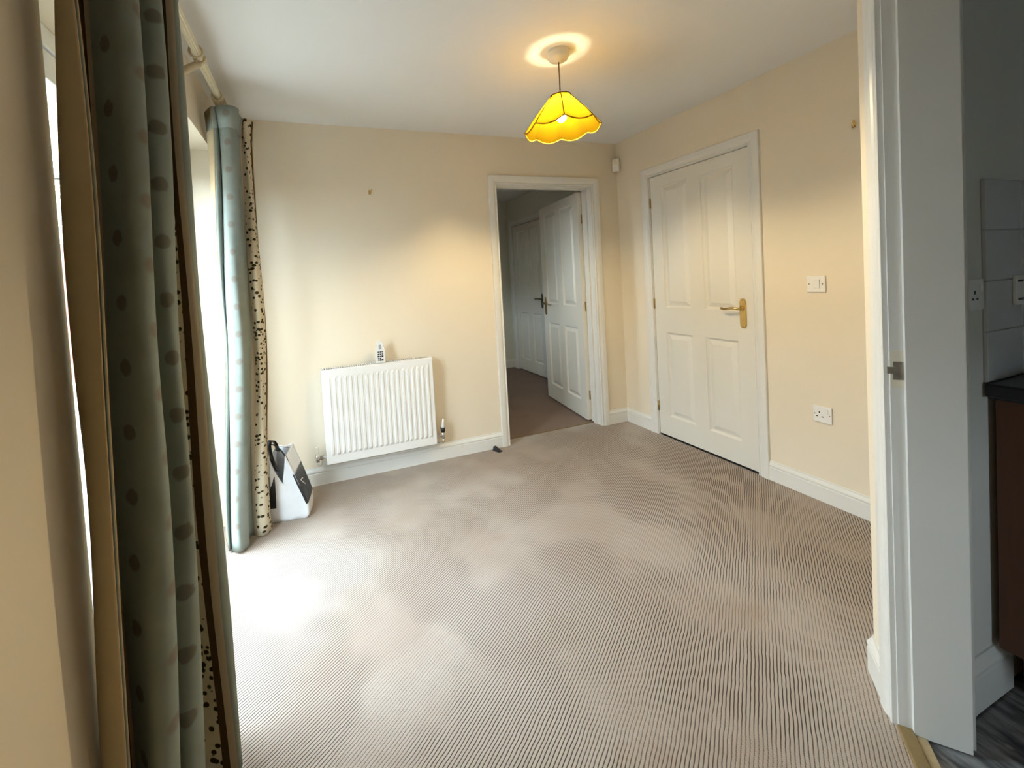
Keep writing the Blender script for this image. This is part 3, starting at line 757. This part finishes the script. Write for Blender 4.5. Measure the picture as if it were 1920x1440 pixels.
# handset on the radiator
hs = empty('handset', (-2.085, -0.075, RZ1), (math.radians(8), 0, math.radians(-4))); tag(hs, 'white tapered handset with small dark buttons standing on the radiator', 'handset')
outl = [(-0.030, 0.0), (-0.034, 0.02), (-0.034, 0.055), (-0.030, 0.095), (-0.022, 0.130), (-0.012, 0.150), (0.0, 0.155), (0.012, 0.150), (0.022, 0.130), (0.030, 0.095), (0.034, 0.055), (0.034, 0.02), (0.030, 0.0)]
n = len(outl)
vs = [(a * 0.93, -0.013, 0.002 + b * 0.975) for a, b in outl] + [(a, -0.007, b) for a, b in outl] + [(a, 0.007, b) for a, b in outl] + [(a * 0.9, 0.012, 0.003 + b * 0.97) for a, b in outl]
fs = [tuple(range(n)), tuple(reversed(range(3 * n, 4 * n)))]
for r_ in range(3):
    fs += [(r_ * n + i, r_ * n + (i + 1) % n, (r_ + 1) * n + (i + 1) % n, (r_ + 1) * n + i) for i in range(n)]
MB().add(vs, fs).build('body', 'plastic', hs)
for iz, z in enumerate((0.022, 0.034, 0.048, 0.063, 0.078)):
    for ix, x in enumerate((-0.013, 0.0, 0.013)):
        if (iz, ix) == (1, 2): continue
        big = (iz, ix) in ((0, 1), (0, 2), (2, 0), (2, 2))
        a, b = (0.0060, 0.0055) if big else (0.0045, 0.0038)
        MB().cbox(x - a, x + a, -0.0152, -0.012, z - b, z + b, 0.001).build('button', 'black', hs)
MB().cbox(-0.009, 0.009, -0.0142, -0.012, 0.095, 0.128, 0.001).build('display', plain('grey_display', (0.42, 0.42, 0.46, 1), 0.3), hs)

# ------------------------------------------------------------------ carrier bag
bag = empty('carrier_bag', (-2.680, -0.290, 0), (0, 0, math.radians(-8))); tag(bag, 'white and black plastic carrier bag standing open beside the far curtain', 'bag')
#   cross sections: half width (x), half depth (y), gusset inset, shift x, z
secs = [(0.094, 0.085, 0.0, 0.0, 0.0), (0.108, 0.092, 0.0, 0.0, 0.015), (0.106, 0.092, 0.004, 0.0, 0.07), (0.094, 0.095, 0.012, -0.004, 0.13), (0.078, 0.098, 0.026, -0.012, 0.20), (0.066, 0.100, 0.045, -0.020, 0.265), (0.054, 0.102, 0.060, -0.030, 0.32), (0.044, 0.104, 0.066, -0.036, 0.37)]
def ring_at(s):
    hx, hy, g, sx, z = s
    c = lambda cap: min(z, cap + 0.01 * z)
    return [(sx - hx, -hy, z), (sx - hx * 0.45, -hy + g * 0.25, c(0.285)), (sx + 0.008, -hy + g * 0.4, c(0.195)), (sx + hx * 0.5, -hy + g * 0.25, c(0.255)), (sx + hx, -hy, z),
            (sx + hx * 1.02, 0, z), (sx + hx, hy, z), (sx, hy - g * 0.6, z), (sx - hx, hy, z), (sx - hx * 1.02, 0, z)]
vs = []; fs = []
for s in secs: vs += ring_at(s)
n = 10
for i in range(len(secs) - 1):
    for k in range(n): fs.append((i * n + k, i * n + (k + 1) % n, (i + 1) * n + (k + 1) % n, (i + 1) * n + k))
fs.append(tuple(reversed(range(n))))
rng = random.Random(3)
vs = [(x + rng.uniform(-0.003, 0.003), y + rng.uniform(-0.003, 0.003), z + (rng.uniform(-0.002, 0.002) if z > 0.01 else 0)) for x, y, z in vs]
bb = MB().add(vs, fs, True).build('bag_body', 'bag_white', bag)
sd = bb.modifiers.new('smooth', 'SUBSURF'); sd.levels = 2; sd.render_levels = 2; sd.subdivision_type = 'SIMPLE'
so = bb.modifiers.new('thickness', 'SOLIDIFY'); so.thickness = 0.0012
def lerp_sec(z):
    for i in range(len(secs) - 1):
        if secs[i][4] <= z <= secs[i + 1][4]:
            t = (z - secs[i][4]) / (secs[i + 1][4] - secs[i][4]); return [a + (b - a) * t for a, b in zip(secs[i], secs[i + 1])]
    return secs[-1]
def side_patch(name, mat, side, pts, off, parent):
    """pts: (fraction of depth -1..1, z) quads on the large faces of the bag"""
    vs = []
    for fy, z in pts:
        hx, hy, g, sx, zz = lerp_sec(z); vs.append((sx + side * (hx * (1.0 + 0.02 * (1 - abs(fy))) + off), fy * hy, z))
    return vs
for side in (1, -1):
    vs = []; fs = []; NZ = 10; NYp = 8
    for i in range(NZ + 1):
        z = 0.085 + (0.262 - 0.085) * i / NZ
        for k in range(NYp + 1):
            fy = -1.0 + 1.85 * k / NYp
            vs += side_patch('', '', side, [(fy, z)], 0.0045, None)
    for i in range(NZ):
        for k in range(NYp): fs.append((i * (NYp + 1) + k, i * (NYp + 1) + k + 1, (i + 1) * (NYp + 1) + k + 1, (i + 1) * (NYp + 1) + k))
    # the print wraps a little round the front edge
    pn = MB().add(vs, fs, True).build('black_panel', 'bag_black', bag)
    vs = []; fs = []
    for i in range(NZ + 1):
        z = 0.085 + (0.262 - 0.085) * i / NZ
        hx, hy, g, sx, zz = lerp_sec(z); q = 0.06 + 0.10 * (z - 0.085) / 0.177 if side > 0 else 0.42
        vs += [(sx + side * (hx + 0.0045), -hy, z), (sx + side * hx * (1 - q), -hy - 0.0045 + g * 0.55 * q, z)]
    for i in range(NZ): fs.append((2 * i, 2 * i + 1, 2 * i + 3, 2 * i + 2))
    MB().add(vs, fs, True).build('black_edge', 'bag_black', pn)
    if side > 0:
        # pale angular mark printed on the black panel
        def bar(p, q, wd):
            A = side_patch('', '', side, [p, q], 0.0068, None)
            return MB().tube(A, wd, 6)
        m = MB(); m.v = []; 
        for (p, q) in (((-0.62, 0.210), (-0.15, 0.200)), ((-0.62, 0.210), (-0.20, 0.165))):
            A = side_patch('', '', side, [p, q], 0.0060, None); m.tube(A, 0.0028, 6)
        m.build('printed_mark', 'bag_white', pn)
def strap(pts, wd, name):
    P = catmull([Vector(p) for p in pts], 8); vs = []; fs = []
    for i, p in enumerate(P):
        vs += [(p.x - wd * 0.7, p.y + wd * 0.5, p.z), (p.x + wd * 0.7, p.y - wd * 0.5, p.z), (p.x + wd * 0.7, p.y - wd * 0.5 + 0.004, p.z + 0.001), (p.x - wd * 0.7, p.y + wd * 0.5 + 0.004, p.z + 0.001)]
    for i in range(len(P) - 1):
        for k in range(4): fs.append((i * 4 + k, i * 4 + (k + 1) % 4, i * 4 + 4 + (k + 1) % 4, i * 4 + 4 + k))
    fs += [(0, 1, 2, 3), tuple(range(len(P) * 4 - 4, len(P) * 4))]
    MB().add(vs, fs, True).build(name, 'bag_black', bag)
strap([(-0.045, -0.085, 0.285), (-0.060, -0.088, 0.33), (-0.072, -0.085, 0.38), (-0.080, -0.075, 0.430), (-0.074, -0.06, 0.452), (-0.062, -0.04, 0.440), (-0.060, 0.0, 0.40), (-0.066, 0.05, 0.35)], 0.019, 'handle')
strap([(0.018, -0.090, 0.300), (0.012, -0.092, 0.345), (-0.002, -0.088, 0.375), (-0.030, -0.078, 0.410), (-0.062, -0.066, 0.432), (-0.072, -0.050, 0.425), (-0.050, 0.0, 0.395), (-0.010, 0.06, 0.36)], 0.009, 'handle')

# small black door stop on the carpet
dsp = empty('door_wedge', (-1.262, -0.058, 0.0), (0, 0, math.radians(25))); tag(dsp, 'small black rubber wedge on the carpet by the skirting board', 'door wedge')
MB().add([(-0.016, -0.035, 0.002), (0.016, -0.035, 0.002), (0.018, 0.030, 0.002), (-0.018, 0.030, 0.002), (-0.010, -0.032, 0.006), (0.010, -0.032, 0.006), (0.013, 0.028, 0.030), (-0.013, 0.028, 0.030)],
         [(0, 3, 2, 1), (4, 5, 6, 7), (0, 1, 5, 4), (1, 2, 6, 5), (2, 3, 7, 6), (3, 0, 4, 7)]).build('wedge', 'black', dsp)
MB().cbox(-0.020, 0.020, -0.036, 0.032, 0.0, 0.003, 0.001).build('rubber_base', 'black', dsp)

# ------------------------------------------------------------------ pendant lamp
LX, LY = -1.306, -1.152
pl = empty('pendant_lamp', (LX, LY, H)); tag(pl, 'pendant lamp with scalloped yellow fabric shade hanging from the ceiling', 'lamp')
MB().lathe([(0.0, 0.0), (0.049, 0.0), (0.050, -0.004), (0.050, -0.022), (0.0485, -0.024), (0.0485, -0.030), (0.044, -0.040), (0.012, -0.046), (0.010, -0.052), (0.0, -0.052)], 40).build('ceiling_rose', 'cream_plastic', pl)
MB().tube([(0, 0, -0.045), (0.001, 0, -0.11), (0.0, 0, -0.195)], 0.0032, 8).build('flex', 'flex', pl)
ZB = -0.375                                   # rim height below the ceiling
sh = empty('lamp_shade', (0.0, 0, -0.213), (0, math.radians(-1.5), math.radians(0))); sh.parent = pl
MB().lathe([(0.005, 0.025), (0.012, 0.018), (0.024, 0.004), (0.039, -0.004), (0.039, -0.010), (0.021, -0.012), (0.021, -0.050), (0.0, -0.050)], 24).build('lamp_holder', 'bulb_cap', pl, (0.0, 0, -0.212))
NP = 8; A0 = math.radians(14.0); RT, RB, HS = 0.0485, 0.180, 0.150
def shade_pt(k, s, t):
    """k panel, s 0..1 across, t 0..1 down: flat-ish panels, scalloped lower edge"""
    a0 = A0 + 2 * PI * k / NP; a1 = A0 + 2 * PI * (k + 1) / NP
    r = RT + (RB - RT) * (t ** 1.0) + 0.003 * math.sin(t * PI)
    pa = Vector((math.cos(a0), math.sin(a0), 0)); pb = Vector((math.cos(a1), math.sin(a1), 0))
    p = (pa * (1 - s) + pb * s) * r
    arc = Vector((math.cos(a0 + (a1 - a0) * s), math.sin(a0 + (a1 - a0) * s), 0)) * r
    p = p.lerp(arc, 0.25 + 0.35 * t)
    sc = math.sin(PI * s)
    z = -HS * t - 0.020 * sc * max(0, (t - 0.5) / 0.5) ** 2
    return Vector((p.x, p.y, z))
for k in range(NP):
    vs = []; fs = []; NS, NT_ = 10, 14
    for j in range(NT_ + 1):
        for i in range(NS + 1): vs.append(tuple(shade_pt(k, i / NS, j / NT_)))
    for j in range(NT_):
        for i in range(NS): fs.append((j * (NS + 1) + i, j * (NS + 1) + i + 1, (j + 1) * (NS + 1) + i + 1, (j + 1) * (NS + 1) + i))
    p = MB().add(vs, fs, True).build('shade_panel', 'shade', sh)
    MB().tube([shade_pt(k, i / NS, 1.0) for i in range(NS + 1)], 0.0032, 6).build('shade_trim', 'shade_trim', sh)
    MB().tube([shade_pt(k, 0, j / NT_) for j in range(NT_ + 1)], 0.0022, 6).build('shade_seam', 'shade_seam', sh)
MB().tube([(RT * math.cos(2 * PI * i / 32), RT * math.sin(2 * PI * i / 32), 0) for i in range(32)], 0.003, 6, closed=True).tube([(-RT, 0, 0), (-0.022, 0, 0)], 0.002, 6).tube([(RT, 0, 0), (0.022, 0, 0)], 0.002, 6).build('shade_ring', 'shade_seam', sh)
MB().lathe([(0.0, 0.0), (0.012, 0.0), (0.013, -0.010), (0.020, -0.026), (0.0245, -0.044), (0.023, -0.058), (0.014, -0.069), (0.0, -0.072)], 20).build('bulb', 'bulb', pl, (0, 0, -0.263))

# ------------------------------------------------------------------ small fittings
def plate_on(name, mapf, s, z, label, cat):
    r = empty(name); tag(r, label, cat); return r
# light switch and socket on the right wall: local x -> -y (to the right in the picture), local y -> out of the wall
RMW = lambda y, z: Matrix(((0, -1, 0, 0.0), (-1, 0, 0, y), (0, 0, 1, z), (0, 0, 0, 1)))
sw = empty('light_switch'); sw.matrix_world = RMW(-1.463, 1.160); tag(sw, 'square white light switch on the cream wall right of the closed door', 'light switch')
MB().cbox(-0.043, 0.043, 0.0, 0.009, -0.043, 0.043, 0.003).build('plate', 'plastic', sw)
MB().cbox(-0.012, 0.018, 0.008, 0.012, -0.022, 0.022, 0.0015).build('rocker', 'plastic', sw)
MB().box(0.018, 0.0195, 0.0085, 0.0098, -0.024, 0.024).build('rocker_gap', 'black', sw)
for s in (-1, 1): MB().tube([(s * 0.031, 0.008, 0), (s * 0.031, 0.0102, 0)], 0.0035, 8).build('screw', 'dull_brass', sw)
sk = empty('wall_socket'); sk.matrix_world = RMW(-1.475, 0.470); tag(sk, 'single white power socket low on the cream wall', 'socket')
MB().cbox(-0.043, 0.043, 0.0, 0.010, -0.043, 0.043, 0.003).build('plate', 'plastic', sk)
MB().cbox(0.014, 0.028, 0.009, 0.014, 0.006, 0.030, 0.002).build('switch', 'plastic', sk)
for (x, z, a, b) in ((-0.012, 0.010, 0.003, 0.005), (-0.024, -0.012, 0.0045, 0.0025), (0.002, -0.012, 0.0045, 0.0025)):
    MB().box(x - a, x + a, 0.0095, 0.0104, z - b, z + b).build('pin_slot', 'black', sk)
for s in (-1, 1): MB().tube([(s * 0.034, 0.009, 0.0), (s * 0.034, 0.0108, 0.0)], 0.0032, 8).build('screw', 'dull_brass', sk)
def picture_hook(name, M4, label):
    r = empty(name); r.matrix_world = M4; tag(r, label, 'picture hook')
    MB().cbox(-0.007, 0.007, 0.0, 0.002, -0.016, 0.012, 0.0008).build('plate', 'brass', r)
    MB().tube([(0, 0.002, -0.012), (0.001, 0.010, -0.016), (0.004, 0.018, -0.010), (0.009, 0.022, 0.004), (0.011, 0.023, 0.014)], [0.005, 0.005, 0.0045, 0.004, 0.003], 8).build('hook', 'brass', r)
    MB().tube([(0, 0.0, 0.006), (-0.001, 0.008, 0.010)], 0.0022, 6).build('pin', 'dull_brass', r)
picture_hook('picture_hook', RMW(-1.640, 1.925), 'brass picture hook high on the right wall by the kitchen doorway')
picture_hook('picture_hook', Matrix(((1, 0, 0, -2.074), (0, -1, 0, 0.0), (0, 0, 1, 1.922), (0, 0, 0, 1))), 'brass picture hook on the back wall above the radiator')
ps = empty('motion_sensor', (-0.030, -0.030, 2.112), (0, 0, math.radians(-45 + 8))); tag(ps, 'small cream alarm motion sensor in the top corner between the doors', 'sensor')
ps.rotation_euler = (0, 0, math.radians(45 - 90))
MB().cbox(-0.030, 0.030, -0.014, 0.020, 0.0, 0.112, 0.006).build('casing', 'cream_plastic', ps)
MB().cbox(-0.024, 0.024, -0.0165, -0.012, 0.012, 0.062, 0.003).build('lens', 'plastic', ps)
MB().lathe([(0.0, 0.006), (0.005, 0.004), (0.007, 0.0)], 12, Matrix.Translation((0, -0.0145, 0.085)) @ Matrix.Rotation(PI / 2, 4, 'X')).build('lens_dome', 'led', ps)

# ------------------------------------------------------------------ kitchen
kcab = empty('kitchen_cabinet', (-0.715, YK - 0.31, 0)); tag(kcab, 'dark brown wooden base cabinet in the kitchen', 'cabinet')
MB().box(0.0, 0.018, -0.28, 0.295, 0.150, 0.872).build('end_panel', 'wood', kcab)
MB().box(0.018, 1.2, -0.26, 0.30, 0.150, 0.870).build('body', 'wood', kcab)
for i in range(2):
    dr = MB().cbox(0.022 + i * 0.59, 0.605 + i * 0.59, -0.282, -0.262, 0.155, 0.865, 0.003).build('door', 'wood', kcab)
    MB().tube([(0.55 + i * 0.59, -0.284, 0.70), (0.55 + i * 0.59, -0.305, 0.71), (0.55 + i * 0.59, -0.305, 0.80), (0.55 + i * 0.59, -0.284, 0.81)], 0.005, 8).build('handle', 'chrome', dr)
MB().box(0.09, 1.2, -0.22, 0.28, -0.006, 0.150).build('plinth', 'wood', kcab)
wt = empty('worktop', (-0.744, YK - 0.31, 0.872)); tag(wt, 'black kitchen worktop over the brown cabinet', 'worktop')
MB().cbox(0.0, 1.25, -0.305, 0.306, 0.002, 0.042, 0.006).build('slab', 'worktop', wt)
MB().box(0.002, 1.25, -0.300, 0.30, 0.0, 0.0022).build('underside', 'worktop', wt)
spl = struct(empty('wall_tiles', (-0.740, YK, 0.915)), 'white wall tiles above the black worktop', 'tiles')
MB().box(0.004, 1.22, -0.006, 0.0, 0.0, 0.568).build('grout', 'grout', spl)
tm = MB().cbox(0.0015, 0.1985, -0.010, -0.002, 0.0015, 0.1405, 0.0015).mesh('tile'); tm.materials.append(MAT['tile'])
for i in range(6):
    for j in range(4): inst(tm, 'tile', spl, (0.002 + i * 0.2, 0, j * 0.142))
KM = lambda x, z: Matrix(((1, 0, 0, x), (0, -1, 0, YK), (0, 0, 1, z), (0, 0, 0, 1)))
ks = empty('switch_plate'); ks.matrix_world = KM(-0.553, 1.166); ks.location.y -= 0.010; tag(ks, 'white kitchen switch plate on the tiles above the worktop', 'switch')
MB().cbox(-0.043, 0.043, 0.0, 0.009, -0.043, 0.043, 0.003).build('plate', 'plastic', ks)
for z in (0.026, -0.026): MB().box(-0.036, -0.006, 0.0088, 0.0098, z - 0.003, z + 0.003).build('label_slot', 'black', ks)
MB().cbox(-0.004, 0.020, 0.008, 0.013, -0.02, 0.02, 0.002).build('rocker', 'plastic', ks)
k2 = empty('wall_socket'); k2.matrix_world = KM(-0.786, 1.166); tag(k2, 'white power socket on the narrow kitchen wall beside the doorway', 'socket')
MB().cbox(-0.036, 0.036, 0.0, 0.009, -0.043, 0.043, 0.003).build('plate', 'plastic', k2)
for (x, z, a, b) in ((-0.012, 0.006, 0.003, 0.005), (-0.022, -0.012, 0.0045, 0.0025), (0.0, -0.012, 0.0045, 0.0025)):
    MB().box(x - a, x + a, 0.0086, 0.0096, z - b, z + b).build('pin_slot', 'black', k2)
MB().cbox(0.012, 0.024, 0.0085, 0.013, 0.004, 0.026, 0.002).build('switch', 'plastic', k2)

# ------------------------------------------------------------------ outside
struct(MB().box(-32, 14, -24, 32, -0.40, -0.21).build('ground', 'paving'), 'grey paved ground outside the french doors', 'ground')
hsY = 7.0
nh = empty('neighbour_house', (-6.5, hsY, -0.21)); tag(nh, 'pale buff brick house seen through the gap beside the near curtain', 'house')
MB().box(-3.6, 2.4, 0.02, 5.0, 0.0, 5.6).build('wall', 'brickwall', nh)
MB().box(-3.6, 2.4, -0.02, 0.02, 0.0, 2.58).build('lower_wall', 'render_red', nh)
MB().add([(-3.8, -0.2, 5.55), (2.6, -0.2, 5.55), (2.6, 5.2, 5.55), (-3.8, 5.2, 5.55), (-1.8, 2.45, 7.0), (0.6, 2.45, 7.0)], [(0, 1, 5, 4), (2, 3, 4, 5), (0, 4, 3), (1, 2, 5), (0, 3, 2, 1)]).build('roof', 'roof', nh)
WZ0, WZ1 = 3.87, 4.22
wn = MB().box(-0.75, 0.55, -0.03, 0.03, WZ0, WZ0 + 0.05).box(-0.75, 0.55, -0.03, 0.03, WZ1 - 0.05, WZ1).box(-0.75, -0.70, -0.03, 0.03, WZ0, WZ1).box(0.50, 0.55, -0.03, 0.03, WZ0, WZ1).build('window', 'pvc', nh)
MB().box(-0.70, 0.50, -0.01, 0.0, WZ0 + 0.05, WZ1 - 0.05).build('pane', plain('painted_sky_pane', (0.50, 0.66, 0.80, 1), 0.15, nscale=3, var=0.1), wn)  # reflected sky is put into the pane's blue colour
MB().box(-0.80, 0.60, -0.08, 0.03, WZ0 - 0.06, WZ0).build('sill', 'dark_sill', wn)
bms = []
for i in range(3):
    m = MB().cbox(0.004, 0.221, -0.012, 0.03, 0.004, 0.071, 0.003).mesh('brick'); m.materials.append(MAT['brick%d' % i]); bms.append(m)
cnt = 0
for r_ in range(0, 40):
    z = 2.60 + r_ * 0.075
    if WZ0 - 0.14 < z < WZ1 + 0.0: continue
    for k in range(8):
        x = -0.80 + k * 0.225 - (0.1125 if r_ % 2 else 0)
        if cnt < 290:
            inst(random.choice(bms), 'brick', nh, (x, random.uniform(-0.003, 0.003), z)); cnt += 1
# unseen terrace and fence, added to block the low sky
def terrace(x, y0, y1):
    r = empty('added_terrace', (x, (y0 + y1) / 2, -0.21)); tag(r, 'long brick terrace, unseen, added to block the low sky', 'house')
    h = (y1 - y0) / 2
    MB().box(-6, 0, -h, h, 0, 5.2).build('wall', 'brickwall2', r)
    MB().add([(0.4, -h - 0.3, 5.1), (0.4, h + 0.3, 5.1), (-6.4, h + 0.3, 5.1), (-6.4, -h - 0.3, 5.1), (-3, -h - 0.3, 7.6), (-3, h + 0.3, 7.6)], [(0, 1, 5, 4), (2, 3, 4, 5), (0, 4, 3), (1, 2, 5), (0, 3, 2, 1)]).build('roof', 'roof', r)
    for k in range(5):
        for z in (0.9, 3.2):
            y = -h + 1.6 + k * (2 * h - 3.2) / 4
            w_ = MB().box(0, 0.05, y - 0.6, y - 0.53, z, z + 1.2).box(0, 0.05, y + 0.53, y + 0.6, z, z + 1.2).box(0, 0.05, y - 0.53, y + 0.53, z, z + 0.07).box(0, 0.05, y - 0.53, y + 0.53, z + 1.13, z + 1.2).box(0, 0.05, y - 0.03, y + 0.03, z + 0.07, z + 1.13).build('window', 'pvc', r)
            MB().box(0.005, 0.015, y - 0.53, y + 0.53, z + 0.07, z + 1.13).build('pane', 'dark_sill', w_)
terrace(-21.0, -18, 6)
gf = empty('added_fence', (-7.4, 0, -0.21)); tag(gf, 'brown close-boarded fence, unseen, added to block the low sky', 'fence')
bd = MB().box(0, 0.015, 0.003, 0.147, 0.05, 1.8).mesh('board'); bd.materials.append(MAT['wood'])
for k in range(110): inst(bd, 'board', gf, (random.uniform(0, 0.004), -10.5 + k * 0.15, 0))
for k in range(9): MB().box(-0.08, 0, -10.5 + k * 2.05, -10.4 + k * 2.05, 0, 1.85).build('post', 'wood', gf)
bpy.context.view_layer.update()
